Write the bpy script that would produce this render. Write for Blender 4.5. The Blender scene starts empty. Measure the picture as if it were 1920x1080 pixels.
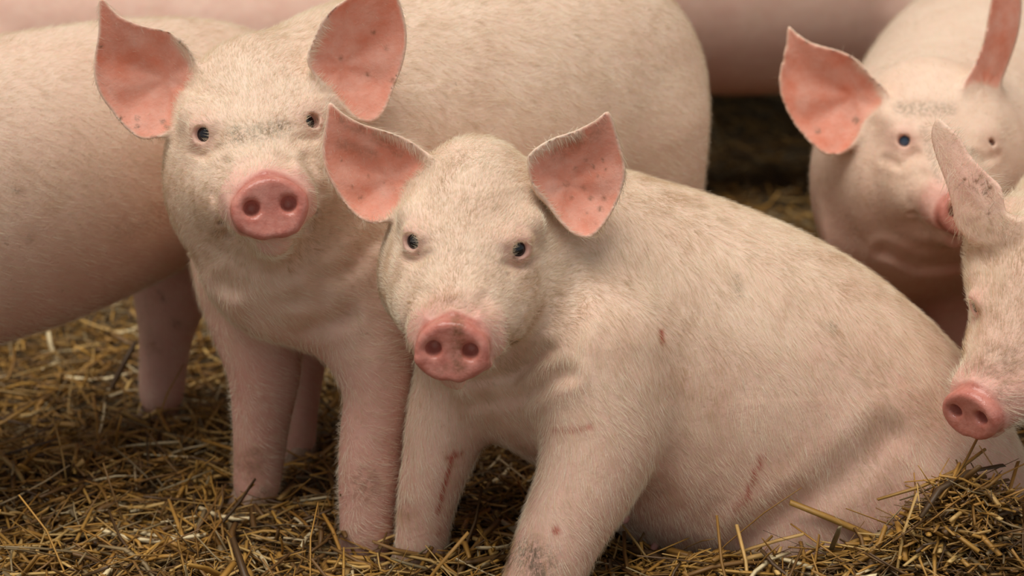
import bpy, math, threading, numpy as np
from mathutils import Vector, Matrix

rng = np.random.default_rng(7)
sc = bpy.context.scene
COL = sc.collection
f32 = np.float32

# ------------------------------------------------------------------ camera, world, exposure
CAM_H, PITCH, FPX = 0.97, math.radians(14.0), 3500.0
cam_d = bpy.data.cameras.new('camera'); cam = bpy.data.objects.new('camera', cam_d); COL.objects.link(cam)
cam.location = (0, 0, CAM_H); cam.rotation_euler = (math.pi/2 - PITCH, 0, 0)
cam_d.sensor_width = 36.0; cam_d.lens = FPX/1920*36.0
cam_d.dof.use_dof = True; cam_d.dof.focus_distance = 2.33; cam_d.dof.aperture_fstop = 3.4
cam_d.clip_start = 0.05
sc.camera = cam

world = bpy.data.worlds.new('overcast_sky'); sc.world = world; world.use_nodes = True
wn = world.node_tree; wn.nodes.clear()
wo = wn.nodes.new('ShaderNodeOutputWorld'); wb = wn.nodes.new('ShaderNodeBackground')
wb.inputs['Color'].default_value = (0.93, 0.97, 1.0, 1); wb.inputs['Strength'].default_value = 0.46
wn.links.new(wb.outputs[0], wo.inputs[0])
sun_d = bpy.data.lights.new('soft_sun', 'SUN'); sun_d.energy = 2.9; sun_d.angle = math.radians(48); sun_d.color = (1.0, 0.96, 0.9)
sun = bpy.data.objects.new('soft_sun', sun_d); COL.objects.link(sun)
sun.rotation_euler = Vector((0.18, 0.22, -1.0)).to_track_quat('-Z', 'Y').to_euler()
sc.view_settings.view_transform = 'Standard'; sc.view_settings.look = 'None'
sc.view_settings.exposure = 0.0; sc.view_settings.gamma = 1.0; sc.view_settings.use_curve_mapping = False

FW = np.array([0, math.cos(PITCH), -math.sin(PITCH)]); UP = np.array([0, math.sin(PITCH), math.cos(PITCH)]); RT = np.array([1.0, 0, 0])
C0 = np.array([0, 0, CAM_H])
def ray(px, py): return FW*FPX + RT*(px-960) - UP*(py-540)
def W(px, py, Y):                       # photo pixel at a depth Y -> point
    d = ray(px, py); return C0 + d*(Y/d[1])
def G(px, py, z=0.0):                   # photo pixel on the level z -> point
    d = ray(px, py); return C0 + d*((z-CAM_H)/d[2])
def M(px, py, Y):                       # metres per pixel there
    return Y/ray(px, py)[1]

# ------------------------------------------------------------------ materials
def mat(name):
    m = bpy.data.materials.new(name); m.use_nodes = True
    nt = m.node_tree; b = nt.nodes['Principled BSDF']
    return m, nt, b
class NT:
    def __init__(s, nt): s.nt = nt
    def n(s, t, **kw):
        n = s.nt.nodes.new(t)
        for k, v in kw.items():
            if k in n.inputs: n.inputs[k].default_value = v
            else: setattr(n, k, v)
        return n
    def l(s, a, b): s.nt.links.new(a, b)
    def noise(s, scale, detail=3, rough=.55, vec=None):
        n = s.n('ShaderNodeTexNoise'); n.inputs['Scale'].default_value = scale; n.inputs['Detail'].default_value = detail; n.inputs['Roughness'].default_value = rough
        if vec is not None: s.l(vec, n.inputs['Vector'])
        return n.outputs['Fac']
    def ramp(s, fac, stops):
        r = s.n('ShaderNodeValToRGB'); e = r.color_ramp.elements
        while len(e) < len(stops): e.new(.5)
        for i, (p, c) in enumerate(stops):
            e[i].position = p; e[i].color = c if len(c) == 4 else (*c, 1)
        s.l(fac, r.inputs[0]); return r.outputs[0]
    def mix(s, fac, a, b, mode='MIX'):
        m = s.n('ShaderNodeMix', data_type='RGBA', blend_type=mode)
        for sock, v in ((m.inputs[0], fac), (m.inputs[6], a), (m.inputs[7], b)):
            if hasattr(v, 'links'): s.l(v, sock)
            elif isinstance(v, (int, float)): sock.default_value = v
            else: sock.default_value = (*v, 1) if len(v) == 3 else v
        return m.outputs[2]
    def math(s, op, a, b=None, clamp=False):
        m = s.n('ShaderNodeMath', operation=op); m.use_clamp = clamp
        for i, v in enumerate((a, b)):
            if v is None: continue
            if hasattr(v, 'links'): s.l(v, m.inputs[i])
            else: m.inputs[i].default_value = v
        return m.outputs[0]
    def bump(s, h, strength, dist, prev=None):
        b = s.n('ShaderNodeBump'); b.inputs['Strength'].default_value = strength; b.inputs['Distance'].default_value = dist
        s.l(h, b.inputs['Height'])
        if prev is not None: s.l(prev, b.inputs['Normal'])
        return b.outputs[0]

def skin_material():
    m, nt, b = mat('pig_skin'); t = NT(nt)
    co = t.n('ShaderNodeTexCoord').outputs['Object']
    a1 = t.n('ShaderNodeAttribute', attribute_name='tint'); s1 = t.n('ShaderNodeSeparateColor'); t.l(a1.outputs['Color'], s1.inputs[0])
    a2 = t.n('ShaderNodeAttribute', attribute_name='wear'); s2 = t.n('ShaderNodeSeparateColor'); t.l(a2.outputs['Color'], s2.inputs[0])
    pink, ear, snout = s1.outputs[0], s1.outputs[1], s1.outputs[2]
    dirt, scratch, grime = s2.outputs[0], s2.outputs[1], s2.outputs[2]
    n1 = t.noise(9, 4, .6, co); n2 = t.noise(45, 4, .65, co); n3 = t.noise(230, 2, .6, co)
    cream = t.ramp(n1, [(.3, (.78, .55, .40)), (.7, (.84, .64, .48))])
    pinkc = t.ramp(n1, [(.3, (.66, .32, .25)), (.7, (.75, .42, .33))])
    pk = t.math('ADD', pink, t.math('MULTIPLY', t.math('SUBTRACT', n2, .5), .5), True)
    c = t.mix(pk, cream, pinkc)
    # faint brown staining all over
    st = t.ramp(t.noise(17, 5, .7, co), [(.52, (0, 0, 0)), (.72, (1, 1, 1))])
    c = t.mix(t.math('MULTIPLY', st, .22), c, (.45, .26, .13))
    sp = t.ramp(t.noise(120, 2, .5, co), [(.70, (0, 0, 0)), (.76, (1, 1, 1))])
    c = t.mix(t.math('MULTIPLY', sp, .30), c, (.30, .15, .08))
    earc = t.ramp(t.noise(26, 5, .6, co), [(.3, (.74, .24, .14)), (.7, (.82, .42, .31))])
    c = t.mix(ear, c, earc)
    snc = t.ramp(t.noise(60, 3, .6, co), [(.3, (.46, .14, .10)), (.7, (.60, .25, .19))])
    c = t.mix(snout, c, snc)
    dn = t.ramp(t.noise(75, 5, .75, co), [(.40, (0, 0, 0)), (.60, (1, 1, 1))])
    dn2 = t.ramp(t.noise(190, 4, .75, co), [(.42, (0, 0, 0)), (.58, (1, 1, 1))])
    c = t.mix(t.math('MULTIPLY', dirt, t.math('ADD', t.math('MULTIPLY', dn, .85), .15), True), c, (.19, .085, .035))
    c = t.mix(t.math('MULTIPLY', grime, t.math('ADD', t.math('MULTIPLY', dn2, .85), .15), True), c, (.11, .09, .05))
    c = t.mix(scratch, c, (.42, .07, .04))
    t.l(c, b.inputs['Base Color'])
    b.inputs['Subsurface Weight'].default_value = .25; b.inputs['Subsurface Radius'].default_value = (1.0, .35, .2); b.inputs['Subsurface Scale'].default_value = .008
    ro = t.n('ShaderNodeMapRange'); ro.inputs['To Min'].default_value = .62; ro.inputs['To Max'].default_value = .17
    t.l(snout, ro.inputs['Value']); t.l(ro.outputs[0], b.inputs['Roughness'])
    b.inputs['Specular IOR Level'].default_value = .35
    h = t.bump(n2, .25, .006); h = t.bump(n3, .35, .0015, h)
    t.l(h, b.inputs['Normal'])
    return m
def simple(name, col, rough=.6, **kw):
    m, nt, b = mat(name); t = NT(nt)
    n = t.noise(60, 3); c = t.mix(t.math('MULTIPLY', n, .5), col, tuple(x*.6 for x in col)); t.l(c, b.inputs['Base Color'])
    b.inputs['Roughness'].default_value = rough
    for k, v in kw.items(): b.inputs[k].default_value = v
    return m
SKIN = skin_material()
EYE = simple('dark_eye', (.012, .010, .012), .06)
IRIS = simple('blue_grey_eye', (.05, .09, .15), .06)

# ------------------------------------------------------------------ distance-field modelling
BIG = f32(.065)
TL = threading.local()                  # bounds of the chunk of points in work

class Node:
    """Recorded solid: groups of segments, each with its reach, joined smoothly."""
    def __init__(s, groups): s.groups = groups
    def __call__(s, P):
        lo, hi = TL.lo, TL.hi; d = None
        for glo, ghi, fns, ki, k in s.groups:
            hit = np.nonzero(~(np.any(lo > ghi, axis=1) | np.any(hi < glo, axis=1)))[0]
            e = None
            for i in hit:
                x = np.minimum(fns[i](P), BIG).astype(f32); e = x if e is None else smin(e, x, ki)
            if e is not None: d = e if d is None else smin(d, e, k)
        return np.full(len(P), BIG, f32) if d is None else d
def node(parts, ki): return Node([(np.array([p[0] for p in parts])-BIG, np.array([p[1] for p in parts])+BIG, [p[2] for p in parts], f32(ki), f32(.01))])
def smin(a, b, k):
    if isinstance(a, Node):
        return Node(a.groups+[g[:4]+(f32(k),) for g in b.groups])
    h = np.maximum(k-np.abs(a-b), 0)/k
    return np.minimum(a, b) - h*h*k*f32(.25)
def smax(a, b, k): return -smin(-a, -b, k)
def boxed(P, lo, hi, fn):               # skipped where the whole chunk of points is out of reach
    return np.minimum(fn(P), BIG).astype(f32)
def feval(f, P, cell=.09):              # evaluate in chunks of neighbouring points
    k = np.floor(P/cell).astype(np.int64)+500
    key = (k[:, 0]*2000+k[:, 1])*2000+k[:, 2]
    o = np.argsort(key, kind='stable'); ks = key[o]
    cut = np.concatenate([[0], np.nonzero(np.diff(ks))[0]+1, [len(P)]])
    out = np.empty(len(P), f32); Ps = P[o]; r = np.empty(len(P), f32)
    def work(ab):
        a, b = ab; C = Ps[a:b]; T = np.ascontiguousarray(C.T)
        TL.lo, TL.hi = T.min(1), T.max(1); TL.mid = (TL.lo+TL.hi)/2; TL.rad = float(np.linalg.norm(TL.hi-TL.lo))/2
        r[a:b] = f(C)
    for ab in zip(cut[:-1], cut[1:]): work(ab)
    out[o] = r; return out
def cone(P, a, b, ra, rb):              # round cone
    a = np.asarray(a, f32); b = np.asarray(b, f32); r = max(ra, rb)
    def fn(Q):
        ab = b-a; t = np.clip((Q-a) @ ab/(ab @ ab), 0, 1)[:, None]
        return np.linalg.norm(Q-a-t*ab, axis=1) - (ra+(rb-ra)*t[:, 0])
    if P is None: return (np.minimum(a, b)-r, np.maximum(a, b)+r, fn)
    return boxed(P, np.minimum(a, b)-r, np.maximum(a, b)+r, fn)
def chain(P, pts, k=.02):               # limb through several joints (point, radius)
    pts = spline(pts, 4).astype(f32)
    return node([cone(None, p[:3], q[:3], p[3], q[3]) for p, q in zip(pts[:-1], pts[1:])], .012)
def ell(P, c, r, R=None):               # ellipsoid, R rows = axes
    c = np.asarray(c, f32); r = np.asarray(r, f32); mr = float(r.max())
    def fn(Q):
        q = Q-c
        if R is not None: q = q @ np.asarray(R, f32).T
        k0 = np.linalg.norm(q/r, axis=1); k1 = np.linalg.norm(q/(r*r), axis=1)+f32(1e-9)
        return k0*(k0-1)/k1
    if P is None: return node([(c-mr, c+mr, fn)], .01)
    return boxed(P, c-mr, c+mr, fn)
def spline(pts, n):
    p = np.array([np.concatenate([np.ravel(x) for x in q]) for q in pts], float)
    if len(p) < 3: return p
    e = np.vstack([2*p[0]-p[1], p, 2*p[-1]-p[-2]]); out = []
    for i in range(1, len(e)-2):
        for t in np.arange(n)/n:
            a, b, c, d = e[i-1:i+3]
            out.append(.5*((2*b)+(-a+c)*t+(2*a-5*b+4*c-d)*t*t+(-a+3*b-3*c+d)*t**3))
    out.append(p[-1]); return np.array(out)
def loft(P, nodes, up=(0, 0, 1), n=4):  # nodes: (point, half width, half height) along a curved spine
    s = spline(nodes, n); parts = []
    up = np.asarray(up, float)
    for p, q in zip(s[:-1], s[1:]):
        ax = q[:3]-p[:3]; L = np.linalg.norm(ax); ax /= L
        sd = np.cross(ax, up); sd /= np.linalg.norm(sd); vv = np.cross(sd, ax)
        def fn(Q, p=p, q=q, ax=ax, sd=sd, vv=vv, L=L):
            v = Q-p[:3].astype(f32)
            y = v @ ax.astype(f32); t = np.clip(y/L, 0, 1); ex = y-t*L
            a = p[3]+(q[3]-p[3])*t; b = p[4]+(q[4]-p[4])*t
            X = v @ sd.astype(f32)/a; Z = v @ vv.astype(f32)/b; E = ex/np.minimum(a, b)
            return ((np.sqrt(X*X+Z*Z+E*E)-1)*np.minimum(a, b)).astype(f32)
        r = max(p[3], q[3], p[4], q[4])
        parts.append((np.minimum(p[:3], q[:3])-r, np.maximum(p[:3], q[:3])+r, fn))
    return node(parts, .03)
def surface_nets(F, ax):
    nx, ny, nz = F.shape; S = F < 0
    c = [S[i:nx-1+i, j:ny-1+j, k:nz-1+k] for i in (0, 1) for j in (0, 1) for k in (0, 1)]
    a = c[0].copy(); o = c[0].copy()
    for x in c[1:]: a &= x; o |= x
    act = o & ~a
    I, J, K = np.nonzero(act); n = len(I)
    idx = np.full(act.shape, -1, np.int32); idx[I, J, K] = np.arange(n)
    acc = np.zeros((n, 3)); cnt = np.zeros(n)
    cor = [(i, j, k) for i in (0, 1) for j in (0, 1) for k in (0, 1)]
    val = {q: F[I+q[0], J+q[1], K+q[2]] for q in cor}
    for q in cor:
        for d in range(3):
            if q[d]: continue
            r = list(q); r[d] = 1; r = tuple(r)
            v0, v1 = val[q], val[r]; m = (v0 < 0) != (v1 < 0)
            t = np.where(m, v0/np.where(m, v0-v1, 1), 0)
            for k, A in enumerate((I, J, K)):
                g = ax[k][A+q[k]]
                if k == d: g = g+t*(ax[k][A+1]-ax[k][A])
                acc[:, k] += np.where(m, g, 0)
            cnt += m
    V = acc/cnt[:, None]
    quads = []
    for d in range(3):
        u, w = [(1, 2), (2, 0), (0, 1)][d]
        s0 = [slice(None)]*3; s1 = [slice(None)]*3; s0[d] = slice(0, -1); s1[d] = slice(1, None)
        A, B = S[tuple(s0)], S[tuple(s1)]; ch = A != B
        for ax_ in (u, w):
            sl = [slice(None)]*3; sl[ax_] = 0; ch[tuple(sl)] = False; sl[ax_] = -1; ch[tuple(sl)] = False
        e = np.array(np.nonzero(ch))
        def cell(du, dw):
            q = e.copy(); q[u] += du; q[w] += dw; return idx[q[0], q[1], q[2]]
        Q = np.stack([cell(-1, -1), cell(0, -1), cell(0, 0), cell(-1, 0)], 1)
        fl = ~A[e[0], e[1], e[2]]
        Q[fl] = Q[fl][:, ::-1]; quads.append(Q)
    return V, np.vstack(quads)
def axis(lo, hi, flo, fhi, hc, hf):     # graded spacing: fine between flo and fhi
    out = [lo]
    while out[-1] < hi:
        x = out[-1]; g = max(flo-x, x-fhi, 0)
        out.append(x+min(hc, hf+.12*g))
    return np.array(out)
def polygonise(f, lo, hi, fine, hc, hf):
    ax = [axis(lo[k], hi[k], fine[0][k], fine[1][k], hc, hf) for k in range(3)]
    shp = tuple(len(a) for a in ax)
    ST = 4
    ci = [np.unique(np.append(np.arange(0, n, ST), n-1)) for n in shp]
    cx = np.stack(np.meshgrid(*[ax[k][ci[k]] for k in range(3)], indexing='ij'), -1)
    Fc = feval(f, cx.reshape(-1, 3).astype(f32), .16).reshape(cx.shape[:3])
    m = np.abs(Fc); cn = tuple(s-1 for s in m.shape)
    cs = lambda A: [A[i:cn[0]+i, j:cn[1]+j, k:cn[2]+k] for i in (0, 1) for j in (0, 1) for k in (0, 1)]
    mn = np.minimum.reduce(cs(m)); sg = cs(Fc < 0); mixed = np.logical_or.reduce(sg) & ~np.logical_and.reduce(sg)
    dg = [np.diff(ax[k][ci[k]]) for k in range(3)]
    diag = np.sqrt(dg[0][:, None, None]**2+dg[1][None, :, None]**2+dg[2][None, None, :]**2)
    act = mixed | (mn < .62*diag)
    cell = [np.minimum(np.arange(n)//ST, cn[k]-1) for k, n in enumerate(shp)]
    F = np.repeat(np.repeat(np.repeat(np.where(sg[0], -BIG, BIG), 1, 0), 1, 1), 1, 2)[np.ix_(*cell)].astype(f32)
    # a fine node is computed when any coarse cell touching it is active
    cell0 = [np.clip((np.arange(n)-1)//ST, 0, cn[k]-1) for k, n in enumerate(shp)]
    need = np.zeros(shp, bool)
    for s in range(8):
        need |= act[np.ix_(*[(cell if s >> k & 1 else cell0)[k] for k in range(3)])]
    I = np.nonzero(need)
    P = np.stack([ax[k][I[k]] for k in range(3)], 1).astype(f32)
    F[I] = feval(f, P)
    V, Q = surface_nets(F, ax)
    V = V.astype(f32)
    for it in range(1):
        g, d = grad(f, V)
        st = d/np.maximum((g*g).sum(1), .15)
        V -= np.clip(st, -.6*hf, .6*hf)[:, None]*g
    return V, Q
def grad(f, V, e=.0008):
    d = feval(f, V); g = np.empty_like(V)
    for k in range(3):
        q = V.copy(); q[:, k] += e; g[:, k] = (feval(f, q)-d)/e
    return g, d
def mesh_obj(name, V, F, material, parent=None, smooth=True):
    me = bpy.data.meshes.new(name)
    V = np.asarray(V, f32); F = np.asarray(F, np.int32); k = F.shape[1]
    me.vertices.add(len(V)); me.vertices.foreach_set('co', V.ravel())
    me.loops.add(F.size); me.loops.foreach_set('vertex_index', F.ravel())
    me.polygons.add(len(F)); me.polygons.foreach_set('loop_start', np.arange(0, F.size, k, dtype=np.int32))
    me.polygons.foreach_set('use_smooth', np.full(len(F), smooth))
    me.update(calc_edges=True); me.validate()
    me.materials.append(material)
    o = bpy.data.objects.new(name, me); COL.objects.link(o)
    if parent is not None: o.parent = parent
    return o
def attr(o, name, cols):
    a = o.data.color_attributes.new(name, 'FLOAT_COLOR', 'POINT')
    a.data.foreach_set('color', np.hstack([cols, np.ones((len(cols), 1))]).astype(f32).ravel())

# ------------------------------------------------------------------ the pig's head, in its own frame: x lateral, y to the nose, z up
HY = np.array([-.20, -.16, -.10, -.04, .02, .07, .115, .155, .19, .24])
HZ = np.array([.012, .015, .022, .020, .008, -.008, -.022, -.030, -.033, -.034])
HA = np.array([.080, .087, .102, .104, .094, .078, .064, .053, .044, .042])
HB = np.array([.092, .100, .118, .112, .094, .073, .056, .044, .036, .035])
_yy = np.linspace(-.20, .24, 221)
def _smooth(v):
    q = np.interp(_yy, HY, v); k = np.hanning(41); k /= k.sum()
    return np.convolve(np.pad(q, 20, mode='edge'), k, mode='valid')
HZs, HAs, HBs = _smooth(HZ), _smooth(HA), _smooth(HB)
EYE_C = np.array([.0585, .054, .040]); EYE_D = np.array([.50, .82, .22]); EYE_D /= np.linalg.norm(EYE_D)
EYE_R = .0140
DISC_C = np.array([0, .199, -.029]); DISC_T = math.radians(13)

class Head:
    def __init__(s, eyes_px, Y, alpha, beta, roll, scale, shape=None):
        e = W(*eyes_px, Y); v = C0-e; v /= np.linalg.norm(v)
        r = np.cross([0, 0, 1], v); r /= np.linalg.norm(r); u = np.cross(v, r)
        a, b, ro = map(math.radians, (alpha, beta, roll))
        n = v*math.cos(a)*math.cos(b) - u*math.sin(a) + r*math.sin(b); n /= np.linalg.norm(n)
        u2 = u*math.cos(ro)+r*math.sin(ro)
        z = u2-n*(u2 @ n); z /= np.linalg.norm(z); x = np.cross(n, z)
        s.R = np.stack([x, n, z]); s.s = scale
        s.o = e - (np.array([0, EYE_C[1], EYE_C[2]])*scale) @ s.R
        s.v, s.r, s.u = v, r, u
        s.sh = dict(jowl=1.0, len=1.0); s.sh.update(shape or {})
    def loc(s, P): return ((P-s.o.astype(f32)) @ s.R.T.astype(f32))/f32(s.s)
    def wld(s, q): return s.o + (np.asarray(q, float)*s.s) @ s.R
    def box(s, Q): return (np.abs(Q[:, 0]) < .26) & (Q[:, 1] > -.29) & (Q[:, 1] < .32) & (np.abs(Q[:, 2]) < .26)
    def solid(s, P):
        d = np.full(len(P), BIG, f32)
        if s.far(P): return d
        Q = s.loc(P); m = s.box(Q)
        if not m.any(): return d
        q = Q[m].copy(); q[:, 0] = np.abs(q[:, 0]); x, y, z = q.T
        yc = np.clip(y, -.20, .24)
        zc = np.interp(yc, _yy, HZs).astype(f32); a = np.interp(yc, _yy, HAs).astype(f32); b = np.interp(yc, _yy, HBs).astype(f32)
        zz = (z-zc)/b
        ae = a*(1-.16*np.clip(zz, -1, 1.2))
        r = np.sqrt((x/ae)**2+zz**2)
        e = (r-1)*np.minimum(a, b)
        e = smax(e, y-f32(.196), f32(.012)); e = smax(e, -y-f32(.13), f32(.10))
        J = s.sh['jowl']
        e = smin(e, ell(q, (.056*J, -.035, -.052), (.060*J, .082, .066*J)), f32(.035))
        e = smin(e, ell(q, (.050, .045, -.035), (.036, .060, .042)), f32(.03))
        e = smin(e, cone(q, (0, .166, -.073), (0, .02, -.070), .0205, .058), f32(.012))
        e = smin(e, cone(q, (.046, .058, .046), (.074, .020, .058), .010, .012), f32(.03))
        # whisker pads, lips
        e = smin(e, ell(q, (.036, .148, -.028), (.021, .034, .030)), f32(.012))
        e = smax(e, -(np.minimum(cone(q, (.028, .178, -.066), (.060, .105, -.058), .0022, .0028), cone(q, (.060, .105, -.058), (.072, .072, -.044), .0028, .001))), f32(.010))
        # rooting disc
        c, t = math.cos(DISC_T), math.sin(DISC_T)
        yd = (y-f32(DISC_C[1]))*c+(z-f32(DISC_C[2]))*t; wd = -(y-f32(DISC_C[1]))*t+(z-f32(DISC_C[2]))*c
        rx = .0455-.20*np.clip(wd+.004, 0, .05)**1.3
        rr = np.sqrt((x/rx)**2+(wd/.0370)**2)
        pl = (rr-1)*f32(.042); rim = f32(.009)
        dx = np.maximum(pl+rim, 0); hh = np.abs(yd)-f32(.0105)+rim - f32(.004)*np.clip(1-rr, -1, 1)*-1*(yd > 0)
        dd = np.sqrt(dx*dx+np.maximum(hh, 0)**2)+np.minimum(np.maximum(pl+rim, hh), 0)-rim
        notch = np.sqrt(x*x+(wd+.043)**2)-f32(.007)
        dd = smax(dd, -notch, f32(.010))
        e = smin(e, dd.astype(f32), f32(.006))
        # fold behind the disc
        e = smin(e, cone(q, (0, .172, .004), (.030, .168, -.006), .008, .008), f32(.010))
        # lids
        C = EYE_C
        e = smax(e, -ell(q, C+np.array([.010, .024, -.001]), (.017, .018, .014)), f32(.02))
        e = smin(e, ell(q, C, (.0172, .0172, .0172)), f32(.012))
        e = smin(e, cone(q, C+np.array([-.012, .012, .013]), C+np.array([.013, -.002, .013]), .0045, .0045), f32(.008))
        d[m] = np.minimum(e*f32(s.s), BIG)
        return d
    def far(s, P): return np.linalg.norm(TL.mid-s.o)-TL.rad > .40*s.s
    def carve(s, P, d):
        if s.far(P): return d
        Q = s.loc(P); m = s.box(Q)
        if not m.any(): return d
        q = Q[m].copy(); q[:, 0] = np.abs(q[:, 0]); e = d[m]/f32(s.s)
        # nostrils
        c, t = math.cos(DISC_T), math.sin(DISC_T)
        R = np.array([[1, 0, 0], [0, c, t], [0, -t, c]])
        nc = DISC_C+np.array([.0215, 0, 0])+R[1]*.010+R[2]*.003
        e = smax(e, -ell(q, nc, (.0100, .024, .0098), R), f32(.006))
        # eye opening
        D = EYE_D; S = np.cross(D, [0, 0, 1]); S /= np.linalg.norm(S); T = np.cross(S, D)
        S2 = S*math.cos(.25)+T*math.sin(.25); T2 = np.cross(S2, D)
        e = smax(e, -ell(q, EYE_C+D*.017, (.0104, .012, .0104), np.stack([S2, D, T2])), f32(.003))
        d = d.copy(); d[m] = np.minimum(e*f32(s.s), BIG)
        return d
    def masks(s, P):                    # snout colour, muzzle colour
        q = s.loc(P); x, y, z = q.T
        c, t = math.cos(DISC_T), math.sin(DISC_T)
        yd = (y-DISC_C[1])*c+(z-DISC_C[2])*t
        sn = np.clip((yd+.0165)/.006, 0, 1)*(np.abs(x) < .08)*(np.abs(z+.03) < .08)
        mz = np.clip((y-.135+.3*np.abs(x))/.04, 0, 1)*(z > -.06)*(y < .3)
        lid = np.exp(-(((np.abs(x)-EYE_C[0])**2+(y-EYE_C[1])**2+(z-EYE_C[2])**2)/.026**2)**1.5)
        lip = np.exp(-((x/.03)**2+((y-.183)/.02)**2+((z+.080)/.016)**2)**2)
        return sn, np.maximum(mz, lip), lid

class Ear:
    """Thin cupped sheet: outline traced in the photo at the ear's own depth, bowed by g(u, v)."""
    def __init__(s, outline, Y, hollow, cup=.045, sig=.055, tilt=(0, 0), rim=.006, thick=.0035, face=1, root=.02, margin=None):
        px = np.array(outline, float); c = px.mean(0); s.margin = margin
        s.o = W(c[0], c[1], Y); v = C0-s.o; v /= np.linalg.norm(v)
        r = np.cross([0, 0, 1], v); r /= np.linalg.norm(r); u = np.cross(v, r)
        s.m = M(c[0], c[1], Y)
        s.R = np.stack([r, u, v]); s.face = face
        e = np.vstack([px[-1:], px, px[:2]]); pl = []
        for i in range(1, len(e)-2):
            for t in (0, .34, .67):
                a, b, cc, d = e[i-1:i+3]
                pl.append(.5*((2*b)+(-a+cc)*t+(2*a-5*b+4*cc-d)*t*t+(-a+3*b-3*cc+d)*t**3))
        pl = (np.array(pl)-c)*s.m; pl[:, 1] *= -1
        s.pl = pl.astype(f32)
        s.c = ((np.array(hollow, float)-c)*s.m*np.array([1, -1])).astype(f32)
        s.cup, s.sig, s.tilt, s.rim, s.th, s.root = cup, sig, tilt, rim, thick, root
        lo = pl.min(0)-.03; hi = pl.max(0)+.03; s.lo, s.hi = lo, hi
        s.ctr = s.o
        s.lim = float(np.linalg.norm(pl, axis=1).max())+.07
    def poly(s, p):
        A = s.pl; B = np.roll(A, -1, 0); d2 = np.full(len(p), 1e9, f32); ins = np.zeros(len(p), bool)
        for a, b in zip(A, B):
            ab = b-a; ap = p-a; t = np.clip(ap @ ab/(ab @ ab+1e-12), 0, 1)
            q = ap-t[:, None]*ab; d2 = np.minimum(d2, (q*q).sum(1))
            cr = ((a[1] > p[:, 1]) != (b[1] > p[:, 1]))
            if a[1] != b[1]: ins ^= cr & (p[:, 0] < (b[0]-a[0])*(p[:, 1]-a[1])/(b[1]-a[1])+a[0])
        d = np.sqrt(d2); return np.where(ins, -d, d)
    def g(s, u, v, e):
        h = ((u-s.c[0])**2+(v-s.c[1])**2)/(2*s.sig**2)
        g = s.tilt[0]*u+s.tilt[1]*v - s.cup*np.exp(-h) + s.rim*np.exp(-np.clip(e, 0, .1)/.012)
        ang = np.arctan2(v-s.c[1], u-s.c[0]); rad = np.sqrt((u-s.c[0])**2+(v-s.c[1])**2)
        return g + .0026*np.sin(ang*6+1)*np.clip(rad/.05, 0, 1)*np.clip(e/.02, 0, 1)
    def coords(s, P):
        q = (P-s.o.astype(f32)) @ s.R.T.astype(f32); return q
    def dist(s, P):
        d = np.full(len(P), BIG, f32)
        if np.linalg.norm(TL.mid-s.o)-TL.rad > s.lim: return d
        m = ((P-s.o.astype(f32))**2).sum(1) < s.lim**2
        if not m.any(): return d
        q = s.coords(P[m]); u, v, w = q.T
        pd = s.poly(q[:, :2]); g = s.g(u, v, -pd)
        ee = .002
        gu = (s.g(u+ee, v, -pd)-g)/ee; gv = (s.g(u, v+ee, -pd)-g)/ee
        ww = np.abs(w-g)/np.sqrt(1+gu*gu+gv*gv)
        h = np.sqrt((u-s.c[0])**2+(v-s.c[1])**2)
        th = s.th + .010*np.exp(-(h/.035)**2)*(w < g)
        a = ww-.0008; b = pd+th
        r = np.sqrt(np.maximum(a-0, 0)**2+np.maximum(b, 0)**2)+np.minimum(np.maximum(a, b), 0)-th
        d[m] = np.minimum(r, BIG).astype(f32)
        return d
    def mask(s, P):
        k = np.zeros(len(P), f32)
        m = ((P-s.o.astype(f32))**2).sum(1) < s.lim**2
        q = s.coords(P[m]); u, v, w = q.T; pd = s.poly(q[:, :2]); g = s.g(u, v, -pd)
        side = (w-g)*s.face
        k[m] = np.clip(side/.0015, 0, 1)*np.clip((-pd-.0005)/.004, 0, 1)*np.clip((.016-np.abs(w-g))/.006, 0, 1)
        if s.margin is not None:
            x_, y_, _ = proj(P[m]); k[m] *= 1-np.exp(-(pathdist(x_, y_, s.margin[0])/s.margin[1])**4)
        return k

def proj(P):
    q = P-C0.astype(f32); z = q @ FW.astype(f32)
    return 960+FPX*q[:, 0]/z, 540-FPX*(q @ UP.astype(f32))/z, q[:, 1]
def pathdist(px, py, path):             # pixels to a polyline
    d = np.full(len(px), 1e9)
    for (x0, y0), (x1, y1) in zip(path[:-1], path[1:]):
        dx, dy = x1-x0, y1-y0; t = np.clip(((px-x0)*dx+(py-y0)*dy)/(dx*dx+dy*dy+1e-9), 0, 1)
        d = np.minimum(d, np.hypot(px-x0-t*dx, py-y0-t*dy))
    return d
def folds(P, d, items):                 # skin creases: (path, depth window, width px, depth m)
    lo, hi = TL.lo, TL.hi
    px, py, Y = proj(P)
    for path, y0, y1, w, dep in items:
        if hi[1] < y0 or lo[1] > y1: continue
        xs = [p[0] for p in path]; ys = [p[1] for p in path]
        if px.max() < min(xs)-3*w or px.min() > max(xs)+3*w or py.max() < min(ys)-3*w or py.min() > max(ys)+3*w: continue
        r = pathdist(px, py, path)/w
        win = np.clip(np.minimum(Y-y0, y1-Y)/.03, 0, 1)
        d = d + (dep*(np.exp(-r*r)-.45*np.exp(-(r-1.7)**2*1.2))*win).astype(f32)
    return d
PIGS = []
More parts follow.
